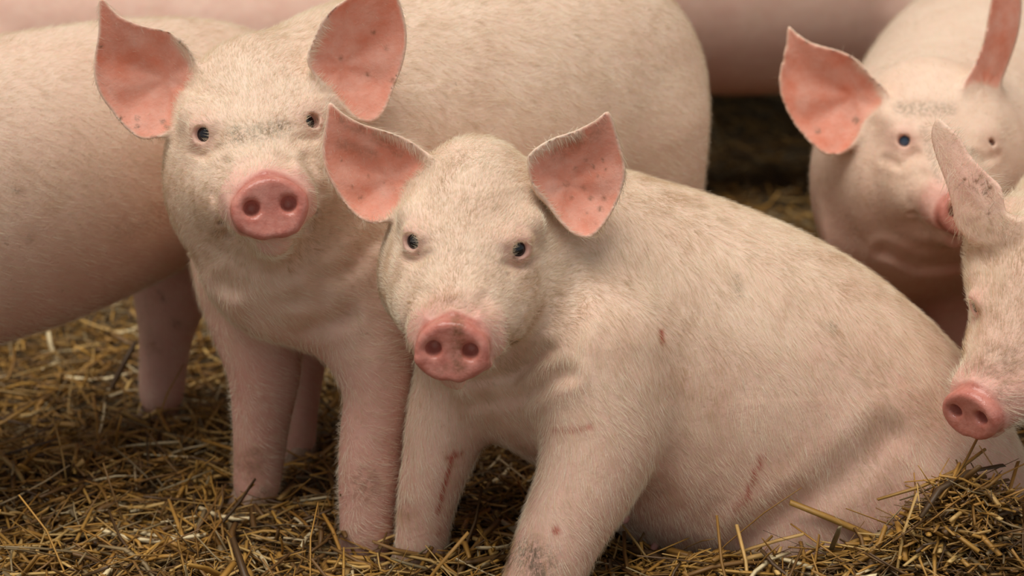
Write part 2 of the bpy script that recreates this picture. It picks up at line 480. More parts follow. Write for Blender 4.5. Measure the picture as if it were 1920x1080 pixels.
class Pig:
    """One pig: a solid function for the trunk and limbs, a head, ears; built as one continuous skin."""
    def __init__(s, label, trunk, head=None, ears=(), hc=.008, hf=.008, pink=None, wear=None, eyes=True, lo=None, hi=None, eye_mat=None, neck_k=.045, creases=None):
        s.trunk, s.head, s.ears, s.nk, s.cr = trunk(None), head, ears, neck_k, creases
        s.lo, s.hi = np.array(lo), np.array(hi)
        if head is not None:
            e = np.array([head.wld((x, y, z)) for x in (-.11, .11) for y in (-.05, .22) for z in (-.12, .14)])
            pts = [e] + [np.array([a.o+(np.array([p[0], p[1], 0])) @ a.R for p in a.pl]) for a in ears]
            e = np.vstack(pts); fine = (e.min(0)-.005, e.max(0)+.005)
            s.lo = np.minimum(s.lo, e.min(0)-.04); s.hi = np.maximum(s.hi, e.max(0)+.04)
        else: fine = (s.lo-1, s.lo-1); hf = hc
        V, Q = polygonise(s.f, s.lo, s.hi, fine, hc, hf)
        base = bpy.data.objects.new('pig', None); COL.objects.link(base)
        base.location = (float((s.lo[0]+s.hi[0])/2), float((s.lo[1]+s.hi[1])/2), 0)
        base['label'] = label; base['category'] = 'pig'; base['group'] = 'pigs in the straw pen'
        off = np.array(base.location, f32)
        s.o = mesh_obj('body', V-off, Q, SKIN, base)
        s.V, s.Q, s.base, s.off = V, Q, base, off
        n = len(V); tint = np.zeros((n, 3)); wr = np.zeros((n, 3))
        if pink is not None: tint[:, 0] = np.clip(pink(V), 0, 1)
        s.headmask = np.zeros(n)
        if head is not None:
            sn, mz, lid = head.masks(V)
            tint[:, 2] = sn; tint[:, 0] = np.clip(tint[:, 0]+.75*mz+.8*lid, 0, 1)
            q = head.loc(V); wr[:, 2] = 0
        for a in ears: tint[:, 1] = np.maximum(tint[:, 1], a.mask(V))
        if wear is not None: wr = np.clip(wear(V, s), 0, 1)
        s.tint, s.wear = tint, wr
        attr(s.o, 'tint', tint); attr(s.o, 'wear', wr)
        if head is not None and eyes:
            for sx in (-1, 1):
                c = head.wld(EYE_C*np.array([sx, 1, 1])); ball(base, c-off, EYE_R*head.s, eye_mat or EYE)
        PIGS.append(s)
    def f(s, P):
        d = s.trunk(P)
        if s.head is not None:
            d = smin(d, s.head.solid(P), f32(s.nk))
            for a in s.ears: d = smin(d, a.dist(P), f32(a.root))
            d = s.head.carve(P, d)
        if s.cr: d = folds(P, d, s.cr)
        return d
def ball(parent, c, r, m):
    nu, nv = 24, 14
    V = [(0, 0, r)]
    for i in range(1, nv):
        for j in range(nu):
            a, b = math.pi*i/nv, 2*math.pi*j/nu; V.append((r*math.sin(a)*math.cos(b), r*math.sin(a)*math.sin(b), r*math.cos(a)))
    V.append((0, 0, -r)); F = []
    for j in range(nu):
        k = (j+1) % nu
        F.append((0, 1+j, 1+k, 1+k)); F.append((len(V)-1, 1+(nv-2)*nu+k, 1+(nv-2)*nu+j, 1+(nv-2)*nu+j))
        for i in range(nv-2): F.append((1+i*nu+j, 1+(i+1)*nu+j, 1+(i+1)*nu+k, 1+i*nu+k))
    me = bpy.data.meshes.new('eye'); me.from_pydata([Vector(v) for v in V], [], [tuple(dict.fromkeys(f)) for f in F])
    me.polygons.foreach_set('use_smooth', [True]*len(me.polygons)); me.materials.append(m)
    o = bpy.data.objects.new('eye', me); COL.objects.link(o); o.parent = parent; o.location = [float(x) for x in c]
    return o
def N(px, py, Y, r): return (W(px, py, Y), r*M(px, py, Y))            # limb joint from the photo, radius in pixels
def L(px, py, Y, a, b): m = M(px, py, Y); return (W(px, py, Y), a*m, b*m)



def marks(items):                       # stains, scratches and one painted crease shade: (channel, path, depth window, half width px, strength)
    def fn(V, pig):
        px, py, Y = proj(V.astype(f32)); o = np.zeros((len(V), 3))
        for ch, path, y0, y1, w, k in items:
            path = [path] if not isinstance(path, list) else path
            if len(path) == 1: path = path*2
            r = pathdist(px, py, path)/w
            o[:, ch] = np.maximum(o[:, ch], k*np.exp(-r*r*r)*((Y > y0) & (Y < y1)))
        return o
    return fn
D_, S_, G_ = 0, 1, 2                    # brown dirt, red scratch, grey grime and the painted crease shade at A's mouth

HAIR, nt, b = mat('bristle'); t = NT(nt)
hi_ = t.n('ShaderNodeHairInfo').outputs['Random']; stn = t.n('ShaderNodeAttribute', attribute_name='stain').outputs['Fac']
t.l(t.mix(t.math('MULTIPLY', stn, 1.5, True), t.ramp(hi_, [(0, (.72, .55, .36)), (.5, (.86, .73, .53)), (1, (.94, .86, .70))]), t.ramp(stn, [(.62, (.50, .31, .15)), (.95, (.07, .05, .03))])), b.inputs['Base Color'])
b.inputs['Roughness'].default_value = .45; b.inputs['Specular IOR Level'].default_value = .3
HAIR_DARK = None
def hair(pig, count, flow, length=(.008, .018), face=(.005, .010), rad=.00011, seed=1, lift=.42, keep=-.25, soil=1.0):
    r = np.random.default_rng(seed); V, Q = pig.V.astype(np.float64), pig.Q
    A, B, C, D = (V[Q[:, i]] for i in range(4))
    nr = np.cross(C-A, D-B); ar = np.linalg.norm(nr, axis=1)/2; nr /= np.maximum(ar*2, 1e-12)[:, None]
    ce = (A+C)/2; tc = C0-ce; tc /= np.linalg.norm(tc, axis=1)[:, None]
    w = ar*((nr*tc).sum(1) > keep)*(ce[:, 2] > .02)
    px, py, _ = proj(ce.astype(f32)); w *= (px > -160) & (px < 2080) & (py > -160) & (py < 1240)
    tint = pig.tint[Q[:, 0]]
    w *= np.clip(1-1.2*tint[:, 2], 0, 1)*np.clip(1-.96*tint[:, 1], 0, 1)*np.clip(1.15-.6*tint[:, 0], .3, 1)
    hm = np.zeros(len(Q))
    if pig.head is not None:
        q = pig.head.loc(ce.astype(f32)); hm = np.clip((.17-np.linalg.norm(q-np.array([0, .03, 0]), axis=1))/.06, 0, 1)
        w *= 1+1.2*hm
        for sx in (-1, 1): w *= np.linalg.norm(q-EYE_C*np.array([sx, 1, 1]), axis=1) > .019
    k = r.choice(len(Q), count, p=w/w.sum())
    u, v = r.random((2, count, 1))
    P = (A[k]*(1-u)+B[k]*u)*(1-v)+(D[k]*(1-u)+C[k]*u)*v
    n = nr[k]; h = hm[k][:, None]
    fl = flow(P)
    if pig.head is not None:
        nose = pig.head.wld((0, .21, -.01)); g = P-nose; g /= np.linalg.norm(g, axis=1)[:, None]
        fl = fl*(1-h)+g*h
    # slow swirls so that the coat lies in locks
    for a_ in range(3):
        kx = r.normal(size=(3,))*45; ph = r.uniform(0, 6.28); ax_ = r.normal(size=3)
        fl = fl + .22*np.sin(P @ kx+ph)[:, None]*ax_/np.linalg.norm(ax_)
    fl = fl + r.normal(size=fl.shape)*.16
    tg = fl-n*(fl*n).sum(1)[:, None]; tg /= np.maximum(np.linalg.norm(tg, axis=1), 1e-6)[:, None]
    Ln = (r.uniform(*length, count)*(1-hm[k])+r.uniform(*face, count)*hm[k])[:, None]
    Ln = Ln*(1-.55*pig.tint[Q[k, 0], 1])[:, None]
    lf = np.clip(lift+r.normal(size=(count, 1))*.14, .1, 1.2)
    pts = []
    for s_ in (0, .35, .7, 1.0):
        pts.append(P - n*.0006 + Ln*(tg*s_ + n*(lf*s_-.28*lf*s_*s_)))
    pts = np.stack(pts, 1)
    if pig.head is not None:            # lashes along the upper lid
        hd = pig.head; la = []
        for sx in (-1, 1):
            for j in range(70):
                a_ = r.uniform(-1.1, 1.1); c_ = EYE_C*np.array([sx, 1, 1]); dr = EYE_D*np.array([sx, 1, 1]); sd = np.cross(dr, [0, 0, 1]); sd /= np.linalg.norm(sd); up_ = np.cross(sd, dr)
                p0 = c_+dr*.0125+(sd*math.sin(a_)+up_*math.cos(a_))*.0112
                v0 = dr*.9+up_*r.uniform(.0, .45)+sd*(math.sin(a_)*.6+r.normal()*.15); l_ = r.uniform(.006, .013)
                la.append([hd.wld(p0+v0*l_*s_-up_*.35*l_*s_*s_) for s_ in (0, .35, .7, 1.0)])
        pts = np.concatenate([pts, np.array(la)]); count += len(la)
    pts = pts.astype(f32)-pig.off
    cu = bpy.data.hair_curves.new('bristle_coat'); cu.add_curves([4]*count)
    cu.points.foreach_set('position', pts.ravel())
    rr = np.tile(np.array([1, .9, .6, .15], f32)*rad, count)
    ra = cu.attributes.get('radius') or cu.attributes.new('radius', 'FLOAT', 'POINT')
    ra.data.foreach_set('value', rr)
    st = np.zeros(count, f32); k0 = len(k); base = P.astype(np.float64); nz = np.zeros(k0); pt = np.zeros(k0)
    for fq, am in ((14, .20), (33, .20), (80, .26), (190, .26)):
        for _ in range(4):
            kv = r.normal(size=3)*fq; nz += am*.5*np.sin(base @ kv+r.uniform(0, 6.28))
    stain = np.clip(.10+.40*nz, 0, .5)*soil
    if pig.head is not None:
        q = pig.head.loc(base.astype(f32)); low = np.clip((.02-q[:, 2])/.05, 0, 1)*np.clip((.15-q[:, 1])/.05, 0, 1)*hm[k]
        stain = stain + soil*low*np.clip(.16+.3*nz, 0, .5)
    wq = pig.wear[Q[k]].max(1); sp_ = np.clip(.55+1.3*nz, .1, 1)
    stain = np.clip(stain + .9*wq[:, 0]*sp_ + 1.0*wq[:, 2]*sp_ + .3*wq[:, 1], 0, .92)
    st[:k0] = stain; st[k0:] = .35
    sa = cu.attributes.new('stain', 'FLOAT', 'CURVE'); sa.data.foreach_set('value', st)
    cu.materials.append(HAIR)
    o = bpy.data.objects.new('bristle_coat', cu); COL.objects.link(o); o.parent = pig.base
    o['kind'] = 'stuff'; o['label'] = 'short pale bristles of the coat'
    return o
HOOF = simple('horn', (.33, .21, .14), .6)
def hoof(pig, p, head, r=.034):         # cloven hoof under a leg
    V = []; F = []; h = np.array([*head, 0.0]); h /= np.linalg.norm(h); sd = np.array([-h[1], h[0], 0])
    for s_ in (-1, 1):
        b0 = len(V); n = 9
        for z, a, fw in ((.034, .70, -.002), (.020, .86, .004), (.002, .98, .010), (-.016, 1.0, .013)):
            for j in range(n):
                t_ = 2*math.pi*j/n; x = math.cos(t_)*r*1.15*a+fw; y = math.sin(t_)*r*.50*a+s_*r*.52
                V.append(np.array([p[0], p[1], 0])+h*x+sd*y+np.array([0, 0, z]))
        for i in range(3):
            for j in range(n): k = (j+1) % n; F.append((b0+i*n+j, b0+i*n+k, b0+(i+1)*n+k, b0+(i+1)*n+j))
        F.append(tuple(b0+3*n+j for j in range(n))); F.append(tuple(b0+j for j in range(n))[::-1])
    me = bpy.data.meshes.new('hoof'); me.from_pydata([Vector(v-pig.off) for v in V], [], F); me.materials.append(HOOF)
    me.polygons.foreach_set('use_smooth', [len(f) == 4 for f in F])
    o = bpy.data.objects.new('hoof', me); COL.objects.link(o); o.parent = pig.base
    return o
# ------------------------------------------------------------------ pig A: sits in front, head turned to the viewer
hA = Head((875, 458), 2.20, 25, -6, 4.5, 1.0)
earA1 = Ear([(808, 300), (772, 266), (725, 246), (680, 232), (645, 212), (620, 191), (613, 225), (605, 272), (610, 318), (632, 362), (660, 400), (692, 419), (722, 414), (745, 392), (775, 372), (800, 340)],
            2.275, (735, 335), cup=.036, sig=.045, tilt=(.2, .05), rim=.008, margin=([(815, 318), (790, 280), (755, 256), (715, 243)], 13))
earA2 = Ear([(990, 318), (992, 290), (1030, 262), (1075, 246), (1115, 226), (1140, 209), (1156, 250), (1173, 312), (1166, 360), (1142, 410), (1112, 444), (1080, 442), (1052, 418), (1030, 385), (1000, 350)],
            2.245, (1062, 345), cup=.034, sig=.045, tilt=(-.28, .05), rim=.008, margin=([(975, 318), (1000, 282), (1040, 262), (1080, 249)], 13))
def trunkA(P):
    d = loft(P, [L(960, 470, 2.36, 125, 150), L(1030, 530, 2.38, 170, 215), L(1110, 590, 2.40, 205, 250), L(1245, 665, 2.42, 240, 288), L(1390, 752, 2.43, 265, 308),
                 L(1525, 825, 2.44, 255, 290), L(1650, 870, 2.45, 205, 230), L(1745, 905, 2.45, 150, 160)], up=(0, 0, 1))
    d = smin(d, loft(P, [L(880, 620, 2.34, 100, 95), L(950, 665, 2.36, 130, 110), L(1030, 700, 2.38, 140, 120)]), f32(.05))
    # haunch and folded hind leg
    d = smin(d, ell(P, W(1690, 930, 2.38), (.155, .13, .125)), f32(.05))
    d = smin(d, chain(P, [N(1640, 940, 2.36, 120), N(1540, 1010, 2.31, 95), N(1500, 1090, 2.28, 55), N(1600, 1120, 2.27, 45)]), f32(.07))
    d = smin(d, chain(P, [N(1800, 900, 2.50, 100), N(1850, 960, 2.44, 80), N(1870, 1010, 2.44, 55)]), f32(.05))
    # near fore leg
    d = smin(d, chain(P, [N(1120, 660, 2.27, 125), N(1128, 800, 2.24, 108), N(1105, 890, 2.215, 88), N(1060, 985, 2.19, 74), N(1022, 1075, 2.17, 66), N(1000, 1150, 2.155, 62), N(985, 1190, 2.14, 58)]), f32(.035))
    # far fore leg
    d = smin(d, chain(P, [N(900, 690, 2.40, 105), N(848, 770, 2.355, 76), N(824, 850, 2.34, 60), N(802, 930, 2.335, 48), N(792, 1000, 2.335, 42), N(787, 1045, 2.335, 38)]), f32(.03))
    return d
def up_pink(V, z0, z1): return np.clip((z1-V[:, 2])/(z1-z0), 0, 1)
pigA = Pig('pig sitting on its rump in the straw, head turned to face front', trunkA, hA, (earA1, earA2), .0065, .0028,
           pink=lambda V: .15+.55*up_pink(V, .12, .42), lo=(-.22, 2.0, -.06), hi=(.74, 2.75, .70),
           creases=[([(1072, 500), (1084, 600), (1062, 700)], 2.1, 2.5, 20, 0.0022), ([(880, 716), (960, 706), (1030, 655)], 2.05, 2.5, 14, 0.0029), ([(890, 752), (980, 742), (1066, 700)], 2.05, 2.5, 16, 0.0034),
                    ([(1660, 815), (1570, 895), (1450, 985), (1390, 1020)], 2.05, 2.5, 32, 0.0050), ([(1500, 930), (1400, 1000)], 2.05, 2.5, 22, 0.0022),
                    ([(800, 548), (772, 600), (780, 660)], 1.9, 2.3, 11, 0.0020), ([(905, 560), (935, 610), (925, 670)], 1.9, 2.3, 11, 0.0020),
                    ([(815, 590), (845, 572), (885, 588)], 1.9, 2.2, 9, 0.0020), ([(758, 482), (785, 492), (808, 478)], 1.9, 2.3, 8, 0.0014), ([(945, 496), (975, 502), (1000, 488)], 1.9, 2.3, 8, 0.0014)],
           wear=marks([(G_, [(985, 1040), (1015, 1060)], 2.0, 2.3, 36, .75), (D_, [(858, 600), (860, 690)], 1.9, 2.25, 14, .75), (D_, (830, 690), 1.9, 2.25, 14, .5), (D_, [(820, 580), (870, 570)], 1.9, 2.25, 26, .35),
                       (D_, [(640, 225), (690, 250), (750, 285)], 2.1, 2.45, 12, .4), (D_, [(640, 270), (700, 290)], 2.1, 2.45, 12, .35), (D_, [(1045, 290), (1080, 270), (1128, 238)], 2.1, 2.45, 15, .4),
                       *[(D_, p, 2.1, 2.45, 2.6+(p[0]*7+p[1]) % 5*.8, .9) for p in ((1098, 300), (1136, 318), (1072, 372), (1118, 420), (1133, 372), (1101, 398), (640, 300), (676, 372), (1120, 330), (1095, 352), (1126, 392), (1108, 372), (1080, 318), (1140, 340), (1130, 300), (1112, 312), (1062, 345), (690, 330), (660, 350), (720, 345))],
                       (D_, (783, 474), 1.9, 2.3, 5, 1), (D_, (966, 484), 1.9, 2.3, 6, 1),
                       (S_, [(1430, 856), (1412, 900), (1396, 946)], 2.0, 2.5, 5, 0.96), (S_, [(1398, 930), (1380, 955)], 2.0, 2.5, 9, 0.48), (S_, [(1038, 806), (1072, 809), (1108, 800)], 2.0, 2.5, 6, .55),
                       (S_, [(1240, 622), (1242, 642)], 2.0, 2.5, 5, 0.96), (S_, [(852, 848), (836, 900), (822, 960)], 2.2, 2.5, 5, 0.96), (S_, [(866, 850), (836, 862)], 2.2, 2.5, 4, 0.96), (S_, (824, 1000), 2.2, 2.5, 8, 0.64), (S_, (1042, 995), 2.0, 2.3, 8, 0.96),
                       (D_, (1330, 940), 2.0, 2.5, 32, .3), (D_, (1235, 920), 2.0, 2.5, 26, .3), (G_, (1560, 612), 2.0, 2.6, 12, .5), (G_, [(1382, 520), (1386, 552)], 2.0, 2.6, 9, .45),
                       (G_, [(948, 612), (958, 640)], 1.9, 2.4, 8, .4), (D_, (755, 950), 2.2, 2.5, 28, .45)]))  # the grey stroke at the mouth corner paints the shade of the crease
hair(pigA, 120000, lambda P: np.array([.38, .05, -.90])+0*P, (.009, .018), (.006, .011), seed=3, lift=.34)

# ------------------------------------------------------------------ pig B: stands behind A, body running back
hB = Head((480, 242), 2.36, 10, 3, -5.4, 1.04)
earB1 = Ear([(372, 130), (352, 88), (318, 60), (270, 48), (228, 28), (196, -6), (190, 60), (178, 120), (184, 168), (206, 205), (232, 240), (262, 261), (300, 255), (330, 232), (345, 200), (365, 165)],
            2.42, (312, 150), cup=.036, sig=.05, tilt=(.22, .03), rim=.008, margin=([(385, 165), (365, 110), (335, 72)], 15))
earB2 = Ear([(575, 110), (590, 70), (612, 30), (650, 0), (700, -24), (738, -20), (756, 20), (764, 70), (756, 120), (738, 165), (722, 205), (700, 228), (668, 224), (640, 195), (615, 165), (590, 140)],
            2.40, (638, 125), cup=.034, sig=.05, tilt=(-.26, .03), rim=.008, margin=([(565, 130), (582, 85), (605, 40)], 15))
def trunkB(P):
    d = loft(P, [L(505, 260, 2.44, 125, 150), L(560, 300, 2.52, 190, 215), L(650, 300, 2.60, 225, 265), L(790, 270, 2.70, 235, 275), L(950, 225, 2.81, 235, 270), L(1070, 195, 2.90, 215, 250), L(1140, 180, 2.95, 175, 215)])
    d = smin(d, loft(P, [L(490, 420, 2.42, 110, 95), L(530, 480, 2.44, 140, 125), L(575, 520, 2.48, 150, 110)]), f32(.06))
    d = smin(d, chain(P, [N(455, 480, 2.60, 95), N(475, 590, 2.575, 80), N(495, 690, 2.565, 63), N(490, 790, 2.57, 49), N(484, 880, 2.575, 40), N(480, 925, 2.57, 34)]), f32(.04))
    d = smin(d, chain(P, [N(660, 520, 2.48, 120), N(690, 640, 2.42, 80), N(710, 730, 2.40, 60), N(698, 830, 2.39, 56), N(692, 920, 2.38, 51), N(687, 1000, 2.375, 43), N(682, 1040, 2.375, 40)]), f32(.04))
    tl = W(1140, 180, 2.95)+np.array([.125, .125, .05])
    d = smin(d, chain(P, [(tl, .016), (tl+np.array([.02, .03, -.05]), .011), (tl+np.array([.0, .035, -.12]), .008), (tl+np.array([.012, .03, -.17]), .006)]), f32(.02))
    # hind legs
    for px, Y in ((1185, 2.86), (1130, 3.04)):
        d = smin(d, chain(P, [N(px, 260, Y, 130), N(px+30, 400, Y, 95), N(px+45, 520, Y, 58), N(px+40, 640, Y-.02, 45), N(px+25, 740, Y-.02, 42)]), f32(.05))
    return d
pigB = Pig('pig standing with both ears spread and a wet pink snout raised, legs planted in straw', trunkB, hB, (earB1, earB2), .0085, .0032,
           pink=lambda V: .12+.75*up_pink(V, .22, .46), lo=(-.55, 2.15, -.06), hi=(.45, 3.3, .80),
           creases=[([(420, 530), (500, 572), (600, 560)], 2.2, 2.6, 18, 0.0040), ([(470, 590), (560, 615), (650, 592)], 2.2, 2.6, 20, 0.0045), ([(600, 525), (660, 500), (700, 450)], 2.2, 2.6, 18, 0.0034),
                    ([(425, 305), (405, 365), (428, 435)], 2.1, 2.45, 11, 0.0026), ([(572, 300), (596, 360), (575, 425)], 2.1, 2.45, 11, 0.0026), ([(455, 312), (495, 292), (540, 305)], 2.1, 2.4, 10, 0.0022),
                    ([(362, 285), (388, 296), (415, 280)], 2.1, 2.5, 9, 0.0018), ([(556, 262), (585, 262), (605, 245)], 2.1, 2.5, 9, 0.0018)],
           wear=marks([(G_, [(440, 255), (530, 240)], 2.1, 2.45, 20, .62), (G_, [(440, 262), (445, 240)], 2.1, 2.45, 7, .8), 
                       *[(G_, p, 2.2, 2.6, 5, .9) for p in ((258, 222), (257, 238), (225, 222), (313, 238), (306, 228), (340, 80), (188, 86))], *[(D_, p, 2.2, 2.6, 5, .8) for p in ((735, 150), (700, 60), (725, 90), (640, 110), (690, 140))],
                       (D_, (680, 910), 2.2, 2.6, 36, .55), (D_, (470, 870), 2.3, 2.75, 30, .5), (G_, (496, 925), 2.3, 2.75, 14, .6), (D_, (670, 1040), 2.2, 2.6, 30, .4)]))
hair(pigB, 95000, lambda P: np.array([.66, .66, -.35])+0*P, (.010, .018), (.006, .012), seed=4)

# ------------------------------------------------------------------ pig C: rump hidden behind B's head, faces out of the picture
ax = np.array([-.66, -.75])
def trunkC(P):
    r0 = np.array([-.487, 2.938])
    nodes = [(np.array([*(r0+ax*t), z]), a, b) for t, z, a, b in ((-.10, .50, .09, .11), (-.02, .495, .14, .155), (.12, .485, .165, .182), (.30, .463, .178, .20), (.48, .45, .178, .20), (.62, .455, .165, .185), (.74, .47, .135, .155), (.86, .49, .10, .12))]
    d = loft(P, nodes)
    d = smin(d, chain(P, [N(330, 380, 3.0, 110), N(325, 520, 2.98, 75), N(312, 620, 2.98, 47), N(305, 700, 2.985, 39), N(302, 755, 2.98, 34)]), f32(.04))
    d = smin(d, chain(P, [N(490, 400, 2.85, 110), N(540, 540, 2.80, 72), N(566, 660, 2.78, 42), N(560, 760, 2.77, 33), N(556, 845, 2.76, 30)]), f32(.04))
    for sx in (-1, 1):
        p = r0+ax*.66+np.array([-ax[1], ax[0]])*sx*.10
        d = smin(d, chain(P, [(np.array([*p, .42]), .09), (np.array([*p, .28]), .06), (np.array([*p, .12]), .038), (np.array([*p, -.01]), .036)]), f32(.04))
    # head, out of the frame
    h = r0+ax*.98
    d = smin(d, loft(P, [(np.array([*(r0+ax*.82), .52]), .10, .12), (np.array([*h, .50]), .095, .10), (np.array([*(h+ax*.13), .45]), .06, .06), (np.array([*(h+ax*.22), .425]), .044, .04)]), f32(.05))
    return d
pigC = Pig('pig seen from its flank, rump tucked behind the standing pig with spread ears', trunkC, hc=.010,
           pink=lambda V: .2+.6*up_pink(V, .22, .5), lo=(-1.35, 1.95, -.06), hi=(-.25, 3.2, .78),
           wear=marks([(G_, (302, 557), 2.5, 3.3, 9, .8), (G_, (330, 608), 2.5, 3.3, 8, .7), (G_, (28, 355), 2.0, 3, 8, .5), (G_, (56, 450), 2.0, 3, 7, .5), (D_, [(230, 430), (310, 400)], 2.0, 3, 30, .25), (D_, (285, 650), 2.5, 3.3, 20, .35)]))
hair(pigC, 26000, lambda P: np.array([.66, .75, -.35])+0*P, (.010, .020), seed=5)

# ------------------------------------------------------------------ pig F: at the back, watching over the sitting pig
hF = Head((1766, 267), 2.84, 15, 20, 0, .99)
earF1 = Ear([(1660, 165), (1632, 140), (1605, 112), (1570, 95), (1520, 82), (1488, 62), (1474, 52), (1470, 90), (1460, 150), (1470, 195), (1496, 240), (1530, 275), (1558, 291), (1590, 285), (1612, 255), (1625, 225), (1650, 200)],
            2.90, (1600, 180), cup=.038, sig=.05, tilt=(.2, .03), rim=.008, margin=([(1672, 195), (1645, 148), (1612, 115)], 14))
earF2 = Ear([(1812, 165), (1830, 120), (1845, 70), (1852, 10), (1862, -30), (1895, -40), (1910, 0), (1908, 60), (1896, 110), (1880, 160), (1868, 200), (1840, 195)],
            2.92, (1850, 160), cup=.02, sig=.05, tilt=(-1.4, .0), rim=.004, face=1)
def trunkF(P):
    d = loft(P, [L(1745, 300, 2.93, 140, 165), L(1740, 330, 3.05, 205, 215), L(1770, 310, 3.2, 215, 225), L(1800, 240, 3.45, 205, 215), L(1820, 190, 3.7, 195, 205), L(1830, 155, 3.9, 170, 180), L(1835, 140, 4.0, 120, 140)])
    d = smin(d, loft(P, [L(1760, 420, 2.93, 130, 90), L(1720, 440, 3.0, 170, 90)]), f32(.05))
    for px in (1640, 1800):
        d = smin(d, chain(P, [N(px, 400, 3.08, 90), N(px, 520, 3.06, 70), N(px, 620, 3.05, 48), N(px, 720, 3.05, 42), N(px, 745, 3.05, 42)]), f32(.04))
    for px in (1770, 1890):
        d = smin(d, chain(P, [N(px, 250, 3.85, 75), N(px, 350, 3.88, 55), N(px, 430, 3.92, 36), N(px, 540, 3.86, 30)]), f32(.04))
    return d
pigF = Pig('pig standing behind the sitting pig, grime over its brow and snout turned aside', trunkF, hF, (earF1, earF2), .010, .0042,
           pink=lambda V: .12+.75*up_pink(V, .22, .42), lo=(.40, 2.55, -.06), hi=(1.15, 4.3, .80), eye_mat=IRIS,
           creases=[([(1650, 240), (1640, 340), (1660, 460)], 2.6, 3.2, 18, 0.0029), ([(1660, 300), (1690, 310), (1720, 290)], 2.6, 3.1, 9, 0.0028), ([(1735, 330), (1715, 380), (1730, 430)], 2.6, 3.1, 11, 0.0028), ([(1655, 470), (1720, 500), (1800, 495)], 2.6, 3.2, 12, 0.0046), ([(1830, 290), (1850, 300), (1870, 290)], 2.6, 3.1, 8, 0.0018)],
           wear=marks([(G_, [(1690, 202), (1780, 205)], 2.6, 3.1, 14, .5), (G_, (1533, 245), 2.7, 3.1, 6, .9), (G_, (1605, 225), 2.7, 3.1, 8, .7), (D_, [(1670, 330), (1750, 420), (1790, 470)], 2.6, 3.1, 30, .22), (G_, [(1730, 240), (1760, 340)], 2.6, 3.1, 8, .4), (G_, [(1810, 280), (1840, 300)], 2.6, 3.1, 8, .5)]))
hair(pigF, 26000, lambda P: np.array([.05, .9, -.35])+0*P, (.010, .018), seed=6)

# ------------------------------------------------------------------ pig G: head lowered over A's rump, body out of the frame
hG = Head((1908, 586), 2.27, 42, -31, 9, .90, dict(jowl=.9))
earG1 = Ear([(1885, 395), (1876, 350), (1850, 325), (1815, 290), (1798, 262), (1772, 236), (1752, 224), (1742, 255), (1755, 300), (1775, 345), (1790, 390), (1800, 425), (1840, 450), (1890, 440), (1910, 410)],
            2.38, (1860, 400), cup=-.03, sig=.06, tilt=(.5, .1), rim=.0, face=-1, root=.035)
earG2 = Ear([(1990, 400), (2000, 340), (2040, 290), (2090, 250), (2100, 300), (2090, 370), (2050, 430), (2000, 440)], 2.50, (2010, 400), cup=.03, tilt=(-.3, 0))
def trunkG(P):
    d = loft(P, [L(1975, 490, 2.42, 110, 130), L(2060, 460, 2.54, 150, 180), L(2180, 430, 2.70, 190, 225), L(2420, 440, 2.85, 205, 235), L(2640, 440, 2.98, 190, 220), L(2760, 440, 3.05, 130, 160)])
    d = smin(d, chain(P, [N(1885, 415, 2.40, 42), N(1880, 470, 2.38, 58), N(1890, 530, 2.37, 62)]), f32(.04))
    for px, Y in ((2110, 2.55), (2200, 2.80)):
        d = smin(d, chain(P, [N(px, 560, Y, 90), N(px, 680, Y, 65), N(px, 800, Y, 48), N(px, 930 if Y < 2.7 else 860, Y, 42)]), f32(.04))
    for px, Y in ((2640, 2.85), (2700, 3.1)):
        d = smin(d, chain(P, [N(px, 520, Y, 100), N(px+20, 620, Y, 70), N(px+35, 720, Y, 45), N(px+20, 830 if Y < 3 else 750, Y, 40)]), f32(.04))
    return d
pigG = Pig('pig lowering its muddy snout over the rump of the sitting pig', trunkG, hG, (earG1, earG2), .010, .0035,
           pink=lambda V: .15+.6*up_pink(V, .22, .46)+.6*np.exp(-((V-earG1.o)**2).sum(1)/.07**2), lo=(.50, 2.0, -.06), hi=(1.75, 3.4, .80),
           wear=marks([(D_, [(1810, 690), (1880, 690), (1890, 740)], 1.9, 2.6, 26, .6), (D_, [(1860, 660), (1900, 670)], 1.9, 2.6, 18, .55), *[(D_, p, 2.2, 2.7, 4.5, .95) for p in ((1808, 336), (1830, 340), (1842, 348), (1850, 338), (1856, 352), (1846, 362), (1838, 330), (1852, 402), (1825, 352))]]))
hair(pigG, 26000, lambda P: np.array([.75, .5, -.2])+0*P, (.012, .024), (.007, .014), seed=8, lift=.6)

